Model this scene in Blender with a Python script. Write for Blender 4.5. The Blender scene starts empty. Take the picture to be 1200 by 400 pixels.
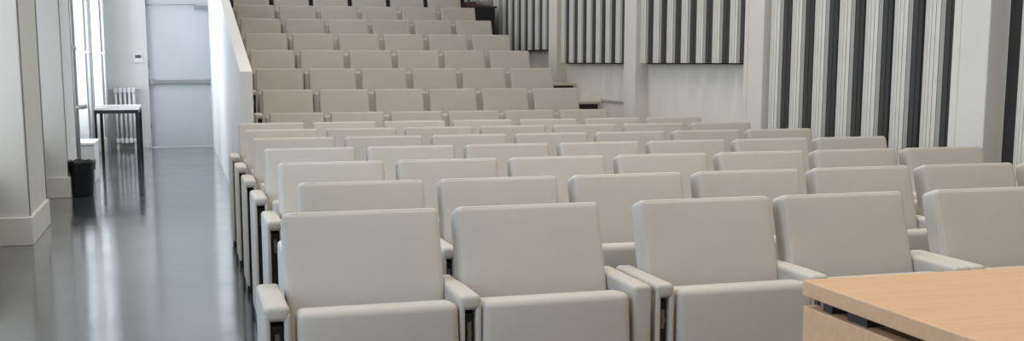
import bpy, bmesh, math, random
from mathutils import Vector, Matrix
random.seed(7)
S = bpy.context.scene
C = S.collection
PI = math.pi

# ------------------------------------------------------------------ materials
def mat(name, col, rough=0.6, metal=0.0, noise=None, bump=None, var=0.0, spec=0.5, bands=None):
    """procedural principled material: noise = (scale, amount) tint, bump = (scale, strength)"""
    m = bpy.data.materials.new(name); m.use_nodes = True
    nt = m.node_tree; n = nt.nodes; l = nt.links
    b = n['Principled BSDF']
    b.inputs['Base Color'].default_value = (*col, 1)
    b.inputs['Roughness'].default_value = rough
    b.inputs['Metallic'].default_value = metal
    b.inputs['Specular IOR Level'].default_value = spec
    tc = n.new('ShaderNodeTexCoord')
    src = None
    if noise:
        t = n.new('ShaderNodeTexNoise'); t.inputs['Scale'].default_value = noise[0]; t.inputs['Detail'].default_value = 5
        mp = n.new('ShaderNodeMapping')
        if len(noise) > 2: mp.inputs['Scale'].default_value = noise[2]
        l.new(tc.outputs['Object'], mp.inputs['Vector']); l.new(mp.outputs['Vector'], t.inputs['Vector'])
        r = n.new('ShaderNodeValToRGB')
        a = noise[1]
        r.color_ramp.elements[0].position = 0.3; r.color_ramp.elements[1].position = 0.7
        r.color_ramp.elements[0].color = (*[max(0, c*(1-a)) for c in col], 1)
        r.color_ramp.elements[1].color = (*[min(1, c*(1+a)) for c in col], 1)
        l.new(t.outputs['Fac'], r.inputs['Fac']); src = r.outputs['Color']
    if var:
        oi = n.new('ShaderNodeObjectInfo')
        hsv = n.new('ShaderNodeHueSaturation')
        mr = n.new('ShaderNodeMapRange'); mr.inputs['To Min'].default_value = 1-var; mr.inputs['To Max'].default_value = 1+var
        l.new(oi.outputs['Random'], mr.inputs['Value']); l.new(mr.outputs['Result'], hsv.inputs['Value'])
        if src: l.new(src, hsv.inputs['Color'])
        else: hsv.inputs['Color'].default_value = (*col, 1)
        src = hsv.outputs['Color']
    if src: l.new(src, b.inputs['Base Color'])
    if bump:
        hs = None
        for sc, st in bump:
            t = n.new('ShaderNodeTexNoise'); t.inputs['Scale'].default_value = sc; t.inputs['Detail'].default_value = 4
            l.new(tc.outputs['Object'], t.inputs['Vector'])
            bp = n.new('ShaderNodeBump'); bp.inputs['Strength'].default_value = st; bp.inputs['Distance'].default_value = 0.01
            l.new(t.outputs['Fac'], bp.inputs['Height'])
            if hs: l.new(hs, bp.inputs['Normal'])
            hs = bp.outputs['Normal']
        l.new(hs, b.inputs['Normal'])
    return m

M = {}
M['fabric'] = mat('grey_linen_fabric', (0.515, 0.482, 0.432), 0.9, noise=(3.0, 0.05), bump=[(260, 0.10), (6, 0.24)], var=0.035, spec=0.2)
M['black_metal'] = mat('black_steel', (0.012, 0.012, 0.013), 0.4, noise=(8, 0.2))
M['grey_metal'] = mat('grey_bracket_metal', (0.25, 0.25, 0.26), 0.35, metal=0.8, noise=(8, 0.1))
M['wall'] = mat('white_painted_plaster', (0.72, 0.69, 0.63), 0.7, noise=(1.2, 0.04), bump=[(40, 0.04)])
M['wall_cool'] = mat('pale_painted_plaster', (0.70, 0.69, 0.66), 0.65, noise=(1.0, 0.04), bump=[(40, 0.04)])
M['plinth'] = mat('cream_skirting_paint', (0.70, 0.68, 0.62), 0.45, noise=(2, 0.03))
M['ceiling'] = mat('white_ceiling_paint', (0.8, 0.79, 0.76), 0.8, noise=(1, 0.02))
M['dark_trim'] = mat('dark_grey_corner_strip', (0.16, 0.16, 0.16), 0.5, noise=(4, 0.1))
M['parapet'] = mat('white_parapet_paint', (0.74, 0.73, 0.71), 0.55, noise=(1.5, 0.03))
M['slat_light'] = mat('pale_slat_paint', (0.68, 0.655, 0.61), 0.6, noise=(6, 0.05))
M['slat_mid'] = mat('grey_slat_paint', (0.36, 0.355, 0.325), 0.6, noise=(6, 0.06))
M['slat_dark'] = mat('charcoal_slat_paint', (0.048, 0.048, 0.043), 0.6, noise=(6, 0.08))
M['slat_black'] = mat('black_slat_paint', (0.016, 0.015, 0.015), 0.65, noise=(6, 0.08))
M['pipe'] = mat('light_grey_pipe_paint', (0.52, 0.52, 0.51), 0.3, noise=(5, 0.05))
M['radiator'] = mat('white_radiator_enamel', (0.78, 0.78, 0.77), 0.35, noise=(5, 0.03))
M['door'] = mat('pale_grey_door_paint', (0.56, 0.575, 0.60), 0.45, noise=(1.2, 0.05), bump=[(12, 0.03)])
M['steel'] = mat('satin_steel', (0.38, 0.39, 0.41), 0.35, metal=0.7, noise=(6, 0.05))
M['white_plastic'] = mat('white_plastic', (0.82, 0.82, 0.81), 0.4, noise=(5, 0.02))
M['lcd'] = mat('grey_green_display', (0.10, 0.12, 0.10), 0.3, noise=(30, 0.1))
M['white_top'] = mat('white_laminate', (0.84, 0.83, 0.80), 0.3, noise=(4, 0.03))
M['bin'] = mat('black_bin_plastic', (0.012, 0.013, 0.016), 0.4, noise=(6, 0.2))
M['bag'] = mat('black_bag_film', (0.015, 0.015, 0.016), 0.22, noise=(6, 0.2), bump=[(60, 0.5)])
M['carpet'] = mat('grey_tier_covering', (0.24, 0.23, 0.215), 0.8, noise=(6, 0.1))
M['ledge'] = mat('pale_ledge_paint', (0.60, 0.57, 0.50), 0.5, noise=(3, 0.05))
M['red_wood'] = mat('dark_red_wood', (0.06, 0.030, 0.022), 0.4, noise=(5, 0.2, (1, 8, 8)))
M['cloth'] = mat('pale_crumpled_cloth', (0.42, 0.39, 0.33), 0.85, noise=(12, 0.35), bump=[(30, 0.5)])
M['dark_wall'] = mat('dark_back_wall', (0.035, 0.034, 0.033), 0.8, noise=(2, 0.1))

def floor_mat():
    m = bpy.data.materials.new('glossy_blue_grey_floor'); m.use_nodes = True
    nt = m.node_tree; n = nt.nodes; l = nt.links; b = n['Principled BSDF']
    tc = n.new('ShaderNodeTexCoord')
    t = n.new('ShaderNodeTexNoise'); t.inputs['Scale'].default_value = 0.9; t.inputs['Detail'].default_value = 6; t.inputs['Roughness'].default_value = 0.6
    l.new(tc.outputs['Object'], t.inputs['Vector'])
    r = n.new('ShaderNodeValToRGB')
    r.color_ramp.elements[0].position = 0.3; r.color_ramp.elements[0].color = (0.036, 0.043, 0.046, 1)
    r.color_ramp.elements[1].position = 0.72; r.color_ramp.elements[1].color = (0.066, 0.076, 0.082, 1)
    l.new(t.outputs['Fac'], r.inputs['Fac']); l.new(r.outputs['Color'], b.inputs['Base Color'])
    t2 = n.new('ShaderNodeTexNoise'); t2.inputs['Scale'].default_value = 2.2; t2.inputs['Detail'].default_value = 5
    l.new(tc.outputs['Object'], t2.inputs['Vector'])
    mr = n.new('ShaderNodeMapRange'); mr.inputs['From Min'].default_value = 0.3; mr.inputs['From Max'].default_value = 0.7
    mr.inputs['To Min'].default_value = 0.09; mr.inputs['To Max'].default_value = 0.20
    l.new(t2.outputs['Fac'], mr.inputs['Value']); l.new(mr.outputs['Result'], b.inputs['Roughness'])
    t3 = n.new('ShaderNodeTexNoise'); t3.inputs['Scale'].default_value = 5.0; t3.inputs['Detail'].default_value = 2
    l.new(tc.outputs['Object'], t3.inputs['Vector'])
    bp = n.new('ShaderNodeBump'); bp.inputs['Strength'].default_value = 0.05; bp.inputs['Distance'].default_value = 0.02
    l.new(t3.outputs['Fac'], bp.inputs['Height']); l.new(bp.outputs['Normal'], b.inputs['Normal'])
    b.inputs['Specular IOR Level'].default_value = 0.7
    b.inputs['Coat Weight'].default_value = 0.65; b.inputs['Coat IOR'].default_value = 1.55
    m2 = n.new('ShaderNodeMapRange'); m2.inputs['From Min'].default_value = 0.3; m2.inputs['From Max'].default_value = 0.7
    m2.inputs['To Min'].default_value = 0.07; m2.inputs['To Max'].default_value = 0.17
    l.new(t.outputs['Fac'], m2.inputs['Value']); l.new(m2.outputs['Result'], b.inputs['Coat Roughness'])
    l.new(bp.outputs['Normal'], b.inputs['Coat Normal'])
    return m
M['floor'] = floor_mat()

def wood_mat():
    m = bpy.data.materials.new('beech_veneer'); m.use_nodes = True
    nt = m.node_tree; n = nt.nodes; l = nt.links; b = n['Principled BSDF']
    tc = n.new('ShaderNodeTexCoord'); mp = n.new('ShaderNodeMapping'); mp.inputs['Scale'].default_value = (1.2, 26, 26)
    l.new(tc.outputs['Object'], mp.inputs['Vector'])
    t = n.new('ShaderNodeTexNoise'); t.inputs['Scale'].default_value = 2.0; t.inputs['Detail'].default_value = 6
    l.new(mp.outputs['Vector'], t.inputs['Vector'])
    r = n.new('ShaderNodeValToRGB')
    r.color_ramp.elements[0].position = 0.25; r.color_ramp.elements[0].color = (0.60, 0.36, 0.20, 1)
    r.color_ramp.elements[1].position = 0.75; r.color_ramp.elements[1].color = (0.70, 0.43, 0.25, 1)
    l.new(t.outputs['Fac'], r.inputs['Fac']); l.new(r.outputs['Color'], b.inputs['Base Color'])
    b.inputs['Roughness'].default_value = 0.42
    return m
M['wood'] = wood_mat()

def glass_mat():
    m = bpy.data.materials.new('window_glass'); m.use_nodes = True
    nt = m.node_tree; n = nt.nodes; l = nt.links
    out = n['Material Output']; n.remove(n['Principled BSDF'])
    tr = n.new('ShaderNodeBsdfTransparent'); gl = n.new('ShaderNodeBsdfGlossy'); gl.inputs['Roughness'].default_value = 0.03
    mx = n.new('ShaderNodeMixShader'); mx.inputs['Fac'].default_value = 0.06
    l.new(tr.outputs[0], mx.inputs[1]); l.new(gl.outputs[0], mx.inputs[2]); l.new(mx.outputs[0], out.inputs['Surface'])
    return m
M['glass'] = glass_mat()

# ------------------------------------------------------------------ mesh helpers
def add_box(bm, x0, x1, y0, y1, z0, z1, mi=0):
    vs = [bm.verts.new((x, y, z)) for x in (x0, x1) for y in (y0, y1) for z in (z0, z1)]
    idx = [(0, 1, 3, 2), (4, 6, 7, 5), (0, 4, 5, 1), (2, 3, 7, 6), (0, 2, 6, 4), (1, 5, 7, 3)]
    fs = []
    for q in idx:
        f = bm.faces.new([vs[i] for i in q]); f.material_index = mi; fs.append(f)
    return vs

def axis_samples(a, r, k=3, mid=4):
    out = [-a + r*(1-math.cos(i/k*PI/2)) for i in range(k)]
    out = [-a + r*i/k for i in range(k)]
    inner = a - r
    out += [-inner + 2*inner*i/mid for i in range(mid+1)]
    out += [a - r*(k-1-i)/k for i in range(k)]
    return out

def add_pad(bm, size, r, M4=None, puff=0.0, mid=(6, 1, 4), k=3, mi=0, fn=None):
    """rounded upholstered block centred at the origin; puff bulges the -y face"""
    hx, hy, hz = size[0]/2, size[1]/2, size[2]/2
    ax = [axis_samples(h, r, k, m) for h, m in zip((hx, hy, hz), mid)]
    N = [len(a) for a in ax]
    cache = {}
    def V(i, j, l):
        key = (i, j, l)
        if key in cache: return cache[key]
        p = Vector((ax[0][i], ax[1][j], ax[2][l]))
        q = Vector((max(-hx+r, min(hx-r, p.x)), max(-hy+r, min(hy-r, p.y)), max(-hz+r, min(hz-r, p.z))))
        d = p - q
        if d.length > 1e-9: p = q + d.normalized()*r
        if puff:
            wx = 1-(p.x/hx)**2; wz = 1-(p.z/hz)**2
            w = max(0, wx)**0.6*max(0, wz)**0.6
            if p.y < 0: p.y -= puff*w
        if fn: p = fn(p)
        if M4: p = M4 @ p
        v = bm.verts.new(p); cache[key] = v; return v
    def quad(a, b, c, d):
        f = bm.faces.new((a, b, c, d)); f.material_index = mi; f.smooth = True
    I, J, L = N[0]-1, N[1]-1, N[2]-1
    for i in range(I):
        for j in range(J):
            quad(V(i, j, 0), V(i, j+1, 0), V(i+1, j+1, 0), V(i+1, j, 0))
            quad(V(i, j, L), V(i+1, j, L), V(i+1, j+1, L), V(i, j+1, L))
        for l in range(L):
            quad(V(i, 0, l), V(i+1, 0, l), V(i+1, 0, l+1), V(i, 0, l+1))
            quad(V(i, J, l), V(i, J, l+1), V(i+1, J, l+1), V(i+1, J, l))
    for j in range(J):
        for l in range(L):
            quad(V(0, j, l), V(0, j, l+1), V(0, j+1, l+1), V(0, j+1, l))
            quad(V(I, j, l), V(I, j+1, l), V(I, j+1, l+1), V(I, j, l+1))

def add_tube(bm, pts, r, seg=10, mi=0, closed=False, cap=True):
    pts = [Vector(p) for p in pts]; rings = []
    n = len(pts)
    for i, p in enumerate(pts):
        if closed: t = (pts[(i+1) % n]-pts[i-1]).normalized()
        else: t = (pts[min(i+1, n-1)]-pts[max(i-1, 0)]).normalized()
        u = t.orthogonal().normalized() if abs(t.z) > 0.9 else t.cross(Vector((0, 0, 1))).normalized()
        w = t.cross(u)
        rr = r[i] if isinstance(r, (list, tuple)) else r
        rings.append([bm.verts.new(p + (u*math.cos(2*PI*k/seg)+w*math.sin(2*PI*k/seg))*rr) for k in range(seg)])
    m = n if closed else n-1
    for i in range(m):
        a, b = rings[i], rings[(i+1) % n]
        for k in range(seg):
            f = bm.faces.new((a[k], a[(k+1) % seg], b[(k+1) % seg], b[k])); f.smooth = True; f.material_index = mi
    if cap and not closed:
        bm.faces.new(rings[0][::-1]).material_index = mi; bm.faces.new(rings[-1]).material_index = mi

def add_lathe(bm, prof, cx=0, cy=0, seg=28, mi=0):
    rings = [[bm.verts.new((cx+r*math.cos(2*PI*k/seg), cy+r*math.sin(2*PI*k/seg), z)) for k in range(seg)] for r, z in prof]
    for a, b in zip(rings, rings[1:]):
        for k in range(seg):
            f = bm.faces.new((a[k], a[(k+1) % seg], b[(k+1) % seg], b[k])); f.smooth = True; f.material_index = mi
    return rings

def add_prism(bm, poly_yz, x0, x1, mi=0):
    a = [bm.verts.new((x0, y, z)) for y, z in poly_yz]; b = [bm.verts.new((x1, y, z)) for y, z in poly_yz]
    n = len(a)
    bm.faces.new(a).material_index = mi; bm.faces.new(b[::-1]).material_index = mi
    for i in range(n):
        bm.faces.new((a[i], b[i], b[(i+1) % n], a[(i+1) % n])).material_index = mi

def obj(name, bm, m, parent=None, bevel=0.0, seg=2, fix=True):
    if fix: bmesh.ops.recalc_face_normals(bm, faces=bm.faces[:])
    if bevel:
        bmesh.ops.bevel(bm, geom=[e for e in bm.edges if len(e.link_faces) == 2 and e.calc_face_angle(0) > 0.5], offset=bevel, segments=seg, affect='EDGES', profile=0.6)
    me = bpy.data.meshes.new(name); bm.to_mesh(me); bm.free()
    for mm in (m if isinstance(m, list) else [m]): me.materials.append(mm)
    o = bpy.data.objects.new(name, me); C.objects.link(o)
    if parent: o.parent = parent
    return o

def boxes(name, m, lst, parent=None, bevel=0.0, seg=2):
    bm = bmesh.new()
    for b in lst: add_box(bm, *b)
    return obj(name, bm, m, parent, bevel, seg)

def thing(name, label, cat, loc=(0, 0, 0), rz=0, group=None):
    o = bpy.data.objects.new(name, None); C.objects.link(o); o.empty_display_size = 0.1
    o.location = loc; o.rotation_euler = (0, 0, rz); o['label'] = label; o['category'] = cat
    if group: o['group'] = group
    return o

def tag(o, label, cat, group=None):
    o['label'] = label; o['category'] = cat
    if group: o['group'] = group
    return o

def struct(o):
    o['kind'] = 'structure'; return o

def copy_tree(o, parent=None):
    c = o.copy(); C.objects.link(c); c.parent = parent
    for ch in list(o.children): copy_tree(ch, c)
    return c

# ------------------------------------------------------------------ camera (from a fit to the photograph)
CAMH = 1.3535
cam = bpy.data.cameras.new('camera'); co = bpy.data.objects.new('camera', cam); C.objects.link(co)
cam.sensor_width = 36; cam.lens = 36*1333.87/1200
cam.shift_y = 68.7/1200
cam.clip_start = 0.05
co.location = (0, 0, CAMH)
co.rotation_euler = (math.radians(90-8.3708), 0, -math.radians(16.1765))
S.camera = co

# ------------------------------------------------------------------ the room
XL, XR, YF, YB, ZC = -1.50, 4.75, -3.0, 19.0, 5.6
struct(boxes('floor', M['floor'], [(XL-.3, XR+.3, YF-.2, YB+.4, -.1, 0)]))
struct(boxes('ceiling', M['ceiling'], [(XL-.3, XR+.3, YF-.2, YB+.4, ZC, ZC+.1)]))
M['wall_warm'] = mat('warm_white_plaster', (0.82, 0.775, 0.70), 0.7, noise=(1.5, 0.04), bump=[(40, 0.04)])
struct(boxes('wall_right', M['wall_warm'], [(XR, XR+.2, YF, YB+.2, 0, ZC)]))
struct(boxes('wall_front', M['wall'], [(XL-.2, XR, YF-.2, YF, 0, ZC)]))
# far wall: left part with the door opening, right part behind the tiers
DX0, DX1, DZ = -0.49, 0.50, 2.75
struct(boxes('wall_back', [M['wall_cool']], [(XL-.2, DX0, YB-.05, YB+.2, 0, ZC), (DX0, DX1, YB-.05, YB+.2, DZ, ZC), (DX1, 0.60, YB-.05, YB+.2, 0, ZC)]))
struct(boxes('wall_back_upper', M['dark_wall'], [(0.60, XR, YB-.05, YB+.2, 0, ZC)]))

# left wall: piers with window bays between
PX = -1.11
piers = [(y, y+1.15) for y in (2.85-3.1, 2.85, 5.95, 9.05, 12.15, 15.25, 18.35)]
SILL, HEAD = 0.55, 4.6
bm = bmesh.new()
edges = [YF]
for a, b in piers: edges += [a, b]
edges.append(YB)
bays = [(b, piers[i+1][0]) for i, (a, b) in enumerate(piers[:-1])]
for a, b in bays:
    add_box(bm, XL-.2, XL, a, b, 0, SILL); add_box(bm, XL-.2, XL, a, b, HEAD, ZC)
add_box(bm, XL-.2, XL, YF, piers[0][0], 0, ZC)
struct(obj('wall_left', bm, M['wall_cool']))
for i, (a, b) in enumerate(piers):
    b = min(b, YB-.05)
    struct(boxes('wall_left_pier', M['wall_cool'], [(XL-.2, PX, a, b, 0, ZC)], bevel=.008))
    struct(boxes('baseboard_left', M['plinth'], [(XL, PX+.022, a-.022, min(b+.022, YB-.06), 0, .21)], bevel=.006))
    # dark metal corner strip and reveal strip on each pier
    struct(boxes('trim_%d' % (2*i+1), M['dark_trim'], [(PX-.004, PX+.004, a+.015, a+.075, .212, ZC-.01)]))
    if i < 6: struct(boxes('trim_%d' % (2*i+2), M['dark_trim'], [(PX-.05, PX+.004, b, b+.05, .212, ZC-.01)]))
for i, (a, b) in enumerate(bays):
    w = struct(boxes('window_%d' % (i+1), M['white_plastic'], [
        (XL-.12, XL-.04, a, a+.07, SILL, HEAD), (XL-.12, XL-.04, b-.07, b, SILL, HEAD),
        (XL-.12, XL-.04, a, b, SILL, SILL+.07), (XL-.12, XL-.04, a, b, HEAD-.07, HEAD),
        (XL-.12, XL-.04, (a+b)/2-.03, (a+b)/2+.03, SILL, HEAD), (XL-.12, XL-.04, a, b, 2.2, 2.27)]))
    boxes('pane', M['glass'], [(XL-.085, XL-.08, a+.05, b-.05, SILL+.05, HEAD-.05)], w)
    boxes('sill', M['plinth'], [(XL-.03, XL+.14, a+.03, b-.03, SILL-.04, SILL)], w, .006)

# right wall: piers with wavy acoustic panels between
RP = 4.61
rp = [(y, y+.33) for y in (3.04, 5.77, 8.505, 11.24, 13.87, 16.6)]
for i, (a, b) in enumerate(rp):
    struct(boxes('wall_right_pier', M['wall'], [(RP, XR+.01, a, b, 0, ZC)], bevel=.008))
    struct(boxes('trim_%d' % (20+i), M['wall'], [(RP-.004, RP, b-.075, b-.06, 0, ZC)]))

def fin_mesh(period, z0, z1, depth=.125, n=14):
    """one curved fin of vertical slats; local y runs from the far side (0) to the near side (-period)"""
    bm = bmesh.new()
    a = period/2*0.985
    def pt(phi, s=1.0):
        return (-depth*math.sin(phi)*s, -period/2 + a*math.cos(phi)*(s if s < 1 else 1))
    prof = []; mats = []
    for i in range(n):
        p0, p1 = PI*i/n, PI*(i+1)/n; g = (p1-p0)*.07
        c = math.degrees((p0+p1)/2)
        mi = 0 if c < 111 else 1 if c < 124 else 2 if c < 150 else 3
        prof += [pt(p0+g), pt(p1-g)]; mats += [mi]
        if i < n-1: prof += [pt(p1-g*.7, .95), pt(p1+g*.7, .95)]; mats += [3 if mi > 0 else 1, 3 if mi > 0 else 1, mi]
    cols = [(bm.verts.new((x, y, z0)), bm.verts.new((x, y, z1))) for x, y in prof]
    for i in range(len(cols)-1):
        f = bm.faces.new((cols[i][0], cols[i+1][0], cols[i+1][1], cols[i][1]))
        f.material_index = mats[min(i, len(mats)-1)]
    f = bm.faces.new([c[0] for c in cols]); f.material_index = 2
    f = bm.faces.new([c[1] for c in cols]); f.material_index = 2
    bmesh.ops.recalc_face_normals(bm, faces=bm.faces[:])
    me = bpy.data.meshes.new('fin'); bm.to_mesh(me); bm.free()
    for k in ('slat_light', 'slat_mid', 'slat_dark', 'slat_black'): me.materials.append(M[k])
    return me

def panel(y_near, y_far, z0, z1, n, label, lead=0.06):
    t = thing('acoustic_panel', label, 'wall panel', (XR, (y_near+y_far)/2, z0), 0, 'wavy acoustic panels on the right wall')
    yc = (y_near+y_far)/2
    boxes('backing_board', M['slat_black'], [(-.028, -.004, y_near-yc, y_far-yc, 0, z1-z0)], t)
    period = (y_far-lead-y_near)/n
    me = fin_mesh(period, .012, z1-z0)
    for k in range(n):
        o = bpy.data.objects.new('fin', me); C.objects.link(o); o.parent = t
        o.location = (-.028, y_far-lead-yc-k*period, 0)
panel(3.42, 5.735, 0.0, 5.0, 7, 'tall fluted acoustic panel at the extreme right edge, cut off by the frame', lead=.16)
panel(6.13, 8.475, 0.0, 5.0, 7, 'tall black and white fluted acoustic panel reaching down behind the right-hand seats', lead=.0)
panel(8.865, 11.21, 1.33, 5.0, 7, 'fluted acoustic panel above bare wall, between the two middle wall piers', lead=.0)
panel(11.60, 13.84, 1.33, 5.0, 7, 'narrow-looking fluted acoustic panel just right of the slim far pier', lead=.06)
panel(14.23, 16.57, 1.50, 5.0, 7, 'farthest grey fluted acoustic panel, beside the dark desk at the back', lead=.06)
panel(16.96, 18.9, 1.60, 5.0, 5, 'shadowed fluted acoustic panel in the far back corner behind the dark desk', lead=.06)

# ------------------------------------------------------------------ tiers
rowsY = {'A': 10.448, 'B': 11.32, 'C': 12.18, 'D': 13.06, 'E': 13.905, 'F': 14.765, 'G': 15.64, 'H': 16.51}
rowsZ = {'A': 0.0, 'B': .187, 'C': .386, 'D': .586, 'E': .790, 'F': .994, 'G': 1.20, 'H': 1.405}
keys = 'ABCDEFGH'
bm = bmesh.new()
poly = []
for i, k in enumerate(keys[1:]):
    y = rowsY[keys[i]]+.14
    poly += [(y, rowsZ[keys[i]] + (0.0 if i else 0)), (y, rowsZ[k])]
poly += [(17.1, 1.405), (17.1, 1.6), (YB-.05, 1.6), (YB-.05, 0)]
add_prism(bm, poly, .592, XR)
struct(obj('floor_tiers', bm, M['carpet']))

# sloping white parapet left of the tiers
def parapet():
    bm = bmesh.new()
    x0, x1 = .487, .590
    y0, y1 = 9.80, YB-.05
    zl0, zl1 = 1.275, 1.275+.205*(y1-y0)
    zr0, zr1 = 1.275, 1.275+.205*(y1-y0)
    co_ = [(x0, y0, 0), (x1, y0, 0), (x1, y1, 0), (x0, y1, 0), (x0, y0, zl0), (x1, y0, zr0), (x1, y1, zr1), (x0, y1, zl1)]
    v = [bm.verts.new(c) for c in co_]
    for q in ((0, 3, 2, 1), (4, 5, 6, 7), (0, 1, 5, 4), (1, 2, 6, 5), (2, 3, 7, 6), (3, 0, 4, 7)): bm.faces.new([v[i] for i in q])
    return obj('wall_parapet', bm, M['parapet'], bevel=.006)
struct(parapet())

# stepped ledge blocks along the right wall beside the tiers
def ledge(y, z, zf, label):
    t = thing('ledge_block', label, 'wall ledge', (4.43, y, zf), 0, 'stepped ledge blocks at the right wall')
    h = z-zf; L = .84 if y < 13 else .355
    boxes('ledge_top', M['ledge'], [(-.30, .318, 0, L, h-.03, h)], t, .005)
    boxes('ledge_body', M['ledge'], [(-.29, .318, .05, L, 0, h-.03)], t)
    boxes('grille', M['black_metal'], [(-.28, .285, .02, .05, .02, h-.03)], t)
    boxes('side_post', M['ledge'], [(.285, .318, .0, .05, 0, h-.03)], t)
ledge(12.62, .892, .586, 'pale ledge block with a dark recess beside the second raised row, nearer of the two')
ledge(13.50, 1.090, .79, 'pale ledge block with a dark recess beside the third raised row, farther of the two')
struct(boxes('trim_30', M['ledge'], [(XR-.02, XR, 11.5, 12.60, .9, .925), (XR-.02, XR, 12.56, 12.60, .45, .9), (XR-.02, XR, 10.6, 12.56, .45, .475)]))

# ------------------------------------------------------------------ seats
W = 0.487
TH = math.radians(18)
def seat_parts():
    """prototype meshes (local: x across, y=0 at the front of the backrest top, z up)"""
    P = {}
    # backrest
    R = Matrix.Rotation(-TH, 4, 'X')
    hgt, thk = .52, .090
    ctop = R @ Vector((0, -thk/2, hgt/2))
    T = Matrix.Translation((0, -ctop.y+.006, .902-ctop.z)) @ R
    bm = bmesh.new()
    add_pad(bm, (W, thk, hgt), .021, T, puff=.008, mid=(8, 1, 6), k=4)
    # stitched seam around the front panel
    x, z, y = W/2-.007, hgt/2-.007, -thk/2+.0055
    seam = []
    for cx, cz, a0 in ((x-.02, z-.02, 0), (-x+.02, z-.02, 90), (-x+.02, -z+.02, 180), (x-.02, -z+.02, 270)):
        for k in range(4):
            a = math.radians(a0+30*k); seam.append(T @ Vector((cx+.02*math.cos(a), y, cz+.02*math.sin(a))))
    add_tube(bm, seam, .0022, 6, closed=True)
    P['backrest'] = bm
    # tipped-up cushion
    R2 = Matrix.Rotation(math.radians(-6), 4, 'X')
    bm = bmesh.new()
    add_pad(bm, (.468, .12, .40), .026, Matrix.Translation((0, -.262, .452)) @ R2, puff=.006, mid=(8, 1, 6), k=4)
    P['cushion'] = bm
    return P
ARMZ = .015
def tap(bm, rear):
    for v in bm.verts:
        k = min(1, max(0, (v.co.y+.10)/.06)); v.co.x *= 1+(rear-1)*k
def arm_open(cw=.058, rear=1.0):
    bm = bmesh.new()
    add_pad(bm, (cw, .36, .046), .016, Matrix.Translation((0, -.12, .637+ARMZ)), mid=(1, 6, 1))
    o = (cw-.0005)/2
    for s in (-1, 1):
        add_pad(bm, (.016, .352, .60), .006, Matrix.Translation((s*(o-.008), -.122, .351)), mid=(1, 6, 3), k=2)
    if rear != 1.0: tap(bm, rear)
    return bm
def arm_closed(cw=.058):
    bm = bmesh.new()
    add_pad(bm, (cw, .36, .625), .015, Matrix.Translation((0, -.12, .3625)), mid=(1, 4, 4))
    return bm
def post(cw):
    bm = bmesh.new()
    h = (cw-.033)/2
    add_box(bm, -h, h, -.272, .02, .02, .615)
    add_box(bm, -cw/2+.006, cw/2-.006, -.20, .02, 0, .07)
    return bm
pp = seat_parts()
ME = {}
for k, b in pp.items():
    bmesh.ops.recalc_face_normals(b, faces=b.faces[:])
    me = bpy.data.meshes.new(k); b.to_mesh(me); b.free(); me.materials.append(M['fabric']); ME[k] = me
def mk(name, b, m):
    bmesh.ops.recalc_face_normals(b, faces=b.faces[:])
    me = bpy.data.meshes.new(name); b.to_mesh(me); b.free(); me.materials.append(m); return me
ME['arm'] = mk('armrest', arm_open(), M['fabric']); ME['arm_wide'] = mk('armrest', arm_open(.072), M['fabric']); ME['arm_closed'] = mk('armrest', arm_closed(.062), M['fabric'])
ME['arm_mid'] = mk('armrest', arm_open(.066, .72), M['fabric']); ME['arm_pair'] = mk('armrest', arm_open(.062), M['fabric'])
ME['post'] = mk('support_post', post(.058), M['black_metal']); ME['post_wide'] = mk('support_post', post(.072), M['black_metal'])
b = bmesh.new(); add_box(b, -.006, .006, -.278, -.272, .53, .59); add_box(b, -.006, .006, -.283, -.272, .55, .565)
ME['latch'] = mk('latch', b, M['grey_metal'])

def child(name, me, parent, loc=(0, 0, 0)):
    o = bpy.data.objects.new(name, me); C.objects.link(o); o.parent = parent; o.location = loc; return o
GROUP = 'grey upholstered auditorium seats'
def make_seat(label, loc, arms, group=GROUP):
    """arms: list of (x, kind) kind in arm, arm_wide, arm_closed"""
    t = thing('auditorium_seat', label, 'seat', loc, 0, group)
    child('backrest', ME['backrest'], t); child('cushion', ME['cushion'], t)
    for x, kind in arms:
        a = child('armrest', ME[kind], t, (x, 0, 0))
        p = None
        if kind != 'arm_closed':
            p = child('support_post', ME['post_wide' if kind == 'arm_wide' else 'post'], a)
            child('latch', ME['latch'], a)
        else:
            child('support_post', ME['post'], a)
    return t

ordn = ['first', 'second', 'third', 'fourth', 'fifth', 'sixth', 'seventh', 'eighth']
# front row: two-seat units, each with its own end armrests
F1 = [.283, .822, 1.447, 1.975, 2.588]
Y1 = 3.475
fl = ['grey folding seat at the aisle end of the front row, nearest the aisle',
      'grey folding seat second from the aisle in the front row',
      'grey folding seat in the middle of the front row, just left of the desk corner',
      'grey folding seat in the front row directly behind the wooden desk corner',
      'grey folding seat at the far right of the front row, cut off by frame']
for i, x in enumerate(F1):
    c = x+W/2
    gapl = (-W/2-.036)
    if i == 0: arms = [(-W/2-.046, 'arm_wide')]
    elif i in (1, 3):
        prev = F1[i-1]+W
        arms = [((prev+x)/2-c, 'arm_mid'), (W/2+.0315, 'arm_closed')]
    else: arms = [(-W/2-.0315, 'arm_pair')]
    make_seat(fl[i], (c, Y1, 0), arms)

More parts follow.
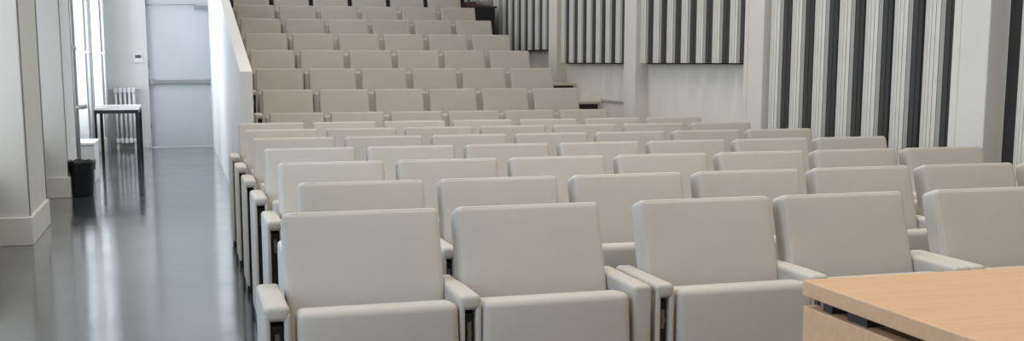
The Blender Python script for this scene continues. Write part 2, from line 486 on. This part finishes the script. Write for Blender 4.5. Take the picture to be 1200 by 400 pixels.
rowY = {2: 4.344, 3: 5.248, 4: 6.14, 5: 7.016, 6: 7.906, 7: 8.779}
X0 = .417
proto = make_seat('x', (0, 0, 0), [(-.275, 'arm')])
proto_end = make_seat('y', (0, 0, 0), [(-.275, 'arm'), (.275, 'arm')])
proto_aisle = make_seat('z', (0, 0, 0), [(-.288, 'arm_wide')])
first = {id(proto_aisle): True, id(proto): True, id(proto_end): True}
def place(p, loc, label):
    if first.pop(id(p), None): o = p
    else: o = copy_tree(p)
    o.location = loc; o['label'] = label
    return o
for r, y in rowY.items():
    for i in range(7):
        p = proto_end if i == 6 else proto_aisle if i == 0 else proto
        if i == 0: lab = 'grey folding seat at the aisle end of the %s row from the front' % ordn[r-1]
        elif i == 6: lab = 'grey folding seat at the right wall end of the %s row from the front' % ordn[r-1]
        else: lab = 'grey folding seat, %s from the aisle in the %s row from the front' % (ordn[i], ordn[r-1])
        place(p, (X0+W/2+.55*i, y, 0), lab)
XT = .765
for j, k in enumerate(keys):
    nm = 'lowest tiered row' if j == 0 else '%s tiered row from the bottom' % ordn[j]
    for i in range(6):
        p = proto_end if i == 5 else proto_aisle if i == 0 else proto
        if i == 0: lab = 'grey folding seat against the white parapet in the %s' % nm
        elif i == 5: lab = 'grey folding seat at the right-hand end of the %s' % nm
        else: lab = 'grey folding seat, %s from the parapet in the %s' % (ordn[i], nm)
        place(p, (XT+W/2+.55*i, rowsY[k], rowsZ[k]), lab)

# ------------------------------------------------------------------ wooden desk, lower right
def desk():
    Z = 0.95
    s = (CAMH-Z)/(CAMH-1.0)
    x0, y1 = .968*s, 1.628*s
    x1, y0 = x0+1.7, y1-.85
    t = thing('teaching_desk', 'beech wood desk with a floating top, cut off at the lower right', 'desk', ((x0+x1)/2, (y0+y1)/2, 0))
    cx, cy = (x0+x1)/2, (y0+y1)/2
    boxes('desk_top', M['wood'], [(x0-cx, x1-cx, y0-cy, y1-cy, Z-.030, Z)], t, .003)
    boxes('side_panel', M['wood'], [(x0-cx+.002, x0-cx+.03, y0-cy+.02, y1-cy-.003, 0, Z-.049)], t, .0015)
    boxes('side_panel', M['wood'], [(x1-cx-.03, x1-cx-.002, y0-cy+.02, y1-cy-.003, 0, Z-.049)], t, .0015)
    boxes('front_panel', M['wood'], [(x0-cx+.03, x1-cx-.03, y1-cy-.05, y1-cy-.025, .05, Z-.049)], t)
    boxes('shelf', M['dark_wall'], [(x0-cx+.03, x1-cx-.03, y0-cy+.05, y1-cy-.05, Z-.30, Z-.28)], t)
    for xx in (x0-cx+.012, x1-cx-.05):
        for yy, w in ((y1-cy-.07, .03), (y1-cy-.165, .06), (y1-cy-.62, .06)):
            boxes('spacer', M['black_metal'], [(xx, xx+.038, yy-w/2, yy+w/2, Z-.049, Z-.030)], t)
desk()

# ------------------------------------------------------------------ far left: door, radiator, table, bin ...
d = struct(boxes('door_1', M['door'], [(-.462, .492, 19.05, 19.10, 0.006, 2.70)], bevel=.004))
bm = bmesh.new()
add_box(bm, -.40, .46, 18.985, 19.02, 1.005, 1.065); add_box(bm, -.44, -.36, 18.99, 19.05, .985, 1.085); add_box(bm, .42, .49, 18.99, 19.05, 1.0, 1.075)
obj('panic_bar', bm, M['steel'], d, .008)
bm = bmesh.new()
add_box(bm, .27, .49, 18.98, 19.05, 2.175, 2.235)
obj('door_closer', bm, M['steel'], d, .006)
bm = bmesh.new()
add_tube(bm, [(.30, 18.97, 2.245), (-.10, 18.975, 2.24), (-.44, 18.985, 2.232)], .008, 8)
obj('closer_arm', bm, M['steel'], d)
bm = bmesh.new()
for k in range(3): add_tube(bm, [(-.455, 19.045, .3+.95*k), (-.455, 19.045, .42+.95*k)], .012, 8)
obj('hinge', bm, M['steel'], d)
struct(boxes('trim_40', M['wall_cool'], [(-.492, -.462, 18.95, 19.12, 0, 2.75), (.492, .505, 18.95, 19.12, 0, 2.75), (-.492, .505, 18.95, 19.12, 2.70, 2.75)]))
struct(boxes('baseboard_back', M['plinth'], [(-1.10, -.492, 18.915, 18.95, 0, .10)], bevel=.004))

t = thing('thermostat', 'small white wall thermostat with grey display left of the door', 'thermostat', (-.60, 18.95, 1.41))
boxes('housing', M['white_plastic'], [(-.065, .065, -.03, 0, -.07, .07)], t, .006)
boxes('display', M['lcd'], [(-.045, .045, -.033, -.029, .0, .05)], t)

def radiator():
    t = thing('radiator', 'white cast iron column radiator on the far wall behind the table', 'radiator', (-.82, 18.82, 0))
    n = 5
    for k in range(n):
        x = (k-(n-1)/2)*.066
        bm = bmesh.new()
        for yy in (-.055, .055):
            add_tube(bm, [(x, yy, .15), (x, yy, .90)], .019, 10)
        for z in (.13, .91):
            add_pad(bm, (.060, .17, .085), .026, Matrix.Translation((x, 0, z)), mid=(1, 2, 1))
        obj('radiator_section', bm, M['radiator'], t)
    for s in (-1, 1):
        bm = bmesh.new(); add_tube(bm, [(s*.15, 0, .92), (s*.24, 0, .92), (s*.24, .10, .92)], .013, 8)
        obj('bracket_arm', bm, M['pipe'], t)
    bm = bmesh.new(); add_tube(bm, [(-.15, 0, .13), (-.235, 0, .13), (-.235, 0, .02)], .014, 8)
    obj('supply_pipe', bm, M['pipe'], t)
    for s in (-.132, .132):
        bm = bmesh.new(); add_box(bm, s-.02, s+.02, -.05, .05, 0, .1); obj('foot', bm, M['radiator'], t)
radiator()

def table():
    x0, x1, y0, y1, z = -1.075, -.515, 15.48, 16.74, .765
    cx, cy = (x0+x1)/2, (y0+y1)/2
    t = thing('side_table', 'narrow table with white top and black square legs by the radiator', 'table', (cx, cy, 0))
    a, b = (x1-x0)/2, (y1-y0)/2
    boxes('table_top', M['white_top'], [(-a, a, -b, b, z-.025, z)], t, .003)
    boxes('frame', M['black_metal'], [(-a+.005, a-.005, -b+.005, -b+.035, z-.07, z-.025), (-a+.005, a-.005, b-.035, b-.005, z-.07, z-.025),
                                     (-a+.005, -a+.035, -b+.035, b-.035, z-.07, z-.025), (a-.035, a-.005, -b+.035, b-.035, z-.07, z-.025)], t)
    for sx in (-1, 1):
        for sy in (-1, 1):
            x = sx*(a-.025); y = sy*(b-.025)
            boxes('leg', M['black_metal'], [(x-.02, x+.02, y-.02, y+.02, 0, z-.07)], t)
table()

def bin_():
    t = thing('waste_bin', 'black plastic waste bin lined with a black bag beside left pier', 'bin', (-.985, 12.30, 0))
    bm = bmesh.new()
    r = add_lathe(bm, [(.0005, 0.001), (.098, .001), (.102, .01), (.125, .335), (.130, .35), (.122, .35), (.098, .02), (.0005, .02)])
    obj('bin_body', bm, M['bin'], t)
    bm = bmesh.new()
    random.seed(3)
    rings = add_lathe(bm, [(.131, .27), (.134, .32), (.139, .340), (.139, .358), (.126, .362), (.117, .33), (.10, .12)], seg=36)
    for k, ring in enumerate(rings):
        for v in ring:
            if k in (0, 1, 2, 3, 4):
                v.co.z += random.uniform(-.012, .010) if k != 0 else random.uniform(-.03, .02)
    obj('bin_liner', bm, M['bag'], t)
bin_()

t = thing('white_box', 'low white box cabinet standing in the window bay behind the bin', 'box', (-1.12, 14.0, 0))
bm = bmesh.new()
add_box(bm, -.19, .17, -.35, .35, 0, .415); obj('box_body', bm, M['white_plastic'], t, .008)
boxes('box_lid', M['white_plastic'], [(-.20, .18, -.36, .36, .42, .45)], t, .006)

def pipe(x, y, zs, label, elbow=None):
    t = thing('heating_pipe', label, 'pipe', (x, y, 0), 0, 'vertical heating pipes on the left wall')
    bm = bmesh.new(); add_tube(bm, [(0, 0, .0), (0, 0, ZC)], .022, 14); obj('riser', bm, M['pipe'], t)
    for z in zs:
        bm = bmesh.new(); add_tube(bm, [(0, 0, z-.02), (0, 0, z+.02)], .033, 14)
        add_tube(bm, [(-.01, 0, z), (PX-x-.0 if x > PX else -.12, .0, z)], .010, 8)
        obj('pipe_clip', bm, M['pipe'], t)
    if elbow:
        bm = bmesh.new(); add_tube(bm, [(0, 0, elbow), (.07, -.01, elbow), (.11, -.01, elbow+.012)], .024, 12); obj('valve_branch', bm, M['pipe'], t)
pipe(-1.095, 13.42, (1.50,), 'grey vertical pipe with a side branch, behind and above the bin', .86)
pipe(-1.055, 15.12, (1.47,), 'grey vertical pipe in front of the middle pier, between bright window reveals')
pipe(-1.055, 18.24, (1.48,), 'pale vertical pipe near the far wall, left of the radiator')

# ------------------------------------------------------------------ dark desk at the back right
def booth():
    zf = 1.405
    t = thing('control_desk', 'dark desk with reddish wood top behind the tiered seats', 'desk', (4.28, 16.55, zf))
    h = 2.155-zf
    boxes('desk_top', M['red_wood'], [(-.22, .21, -.28, .36, h-.03, h)], t, .004)
    boxes('desk_body', M['black_metal'], [(-.20, .19, -.25, .34, 0, h-.03)], t)
    boxes('rear_upstand', M['red_wood'], [(-.22, -.10, -.28, .36, h, h+.06)], t, .004)
    bm = bmesh.new()
    random.seed(5)
    add_pad(bm, (.24, .22, .09), .04, Matrix.Translation((.03, -.10, 0)), mid=(8, 6, 2), k=3)
    for v in bm.verts:
        v.co += Vector((random.uniform(-.012, .012), random.uniform(-.012, .012), random.uniform(-.012, .018)*(1 if v.co.z > 0 else .1)))
        if v.co.z > -.02: v.co.z *= 1+.5*math.sin(v.co.x*38)*math.cos(v.co.y*25)
    o = obj('crumpled_cloth', bm, M['cloth']); o.location = (4.28, 16.55, 2.155+.047)
    tag(o, 'pale crumpled cloth lying on the dark desk at the back', 'cloth')
booth()

# ------------------------------------------------------------------ light
def area(name, loc, rot, sx, sy, power, col, spread=180):
    L = bpy.data.lights.new(name, 'AREA'); L.shape = 'RECTANGLE'; L.size = sx; L.size_y = sy; L.energy = power; L.color = col; L.spread = math.radians(spread)
    o = bpy.data.objects.new(name, L); C.objects.link(o); o.location = loc; o.rotation_euler = rot; return o
pw = [80, 92, 32, 18, 140, 150]
wc = [(.62, .79, 1.0)]*2 + [(.93, .96, 1.0)]*2 + [(.80, .89, 1.0)]*2
for (a, b), p, c_ in zip(bays, pw, wc):
    area('window_daylight', (XL-.28, (a+b)/2, (SILL+HEAD)/2), (0, -PI/2, 0), HEAD-SILL, b-a, p, c_)
for y, p in ((0.5, 60), (4.5, 78), (8.5, 76), (12.5, 38), (16.0, 20)):
    area('ceiling_lamp', (1.9, y, ZC-.06), (0, 0, 0), 3.6, .8, p, (1.0, .93, .83), 125)
area('front_fill', (2.0, YF+.1, 3.4), (math.radians(80), 0, 0), 4.5, 1.6, 14, (1.0, .92, .80))  # unseen fill light added to brighten the surfaces facing the camera end
w = bpy.data.worlds.new('world'); S.world = w; w.use_nodes = True
w.node_tree.nodes['Background'].inputs['Color'].default_value = (.75, .87, 1, 1)
w.node_tree.nodes['Background'].inputs['Strength'].default_value = 1.0
S.view_settings.view_transform = 'Standard'
S.view_settings.look = 'None'
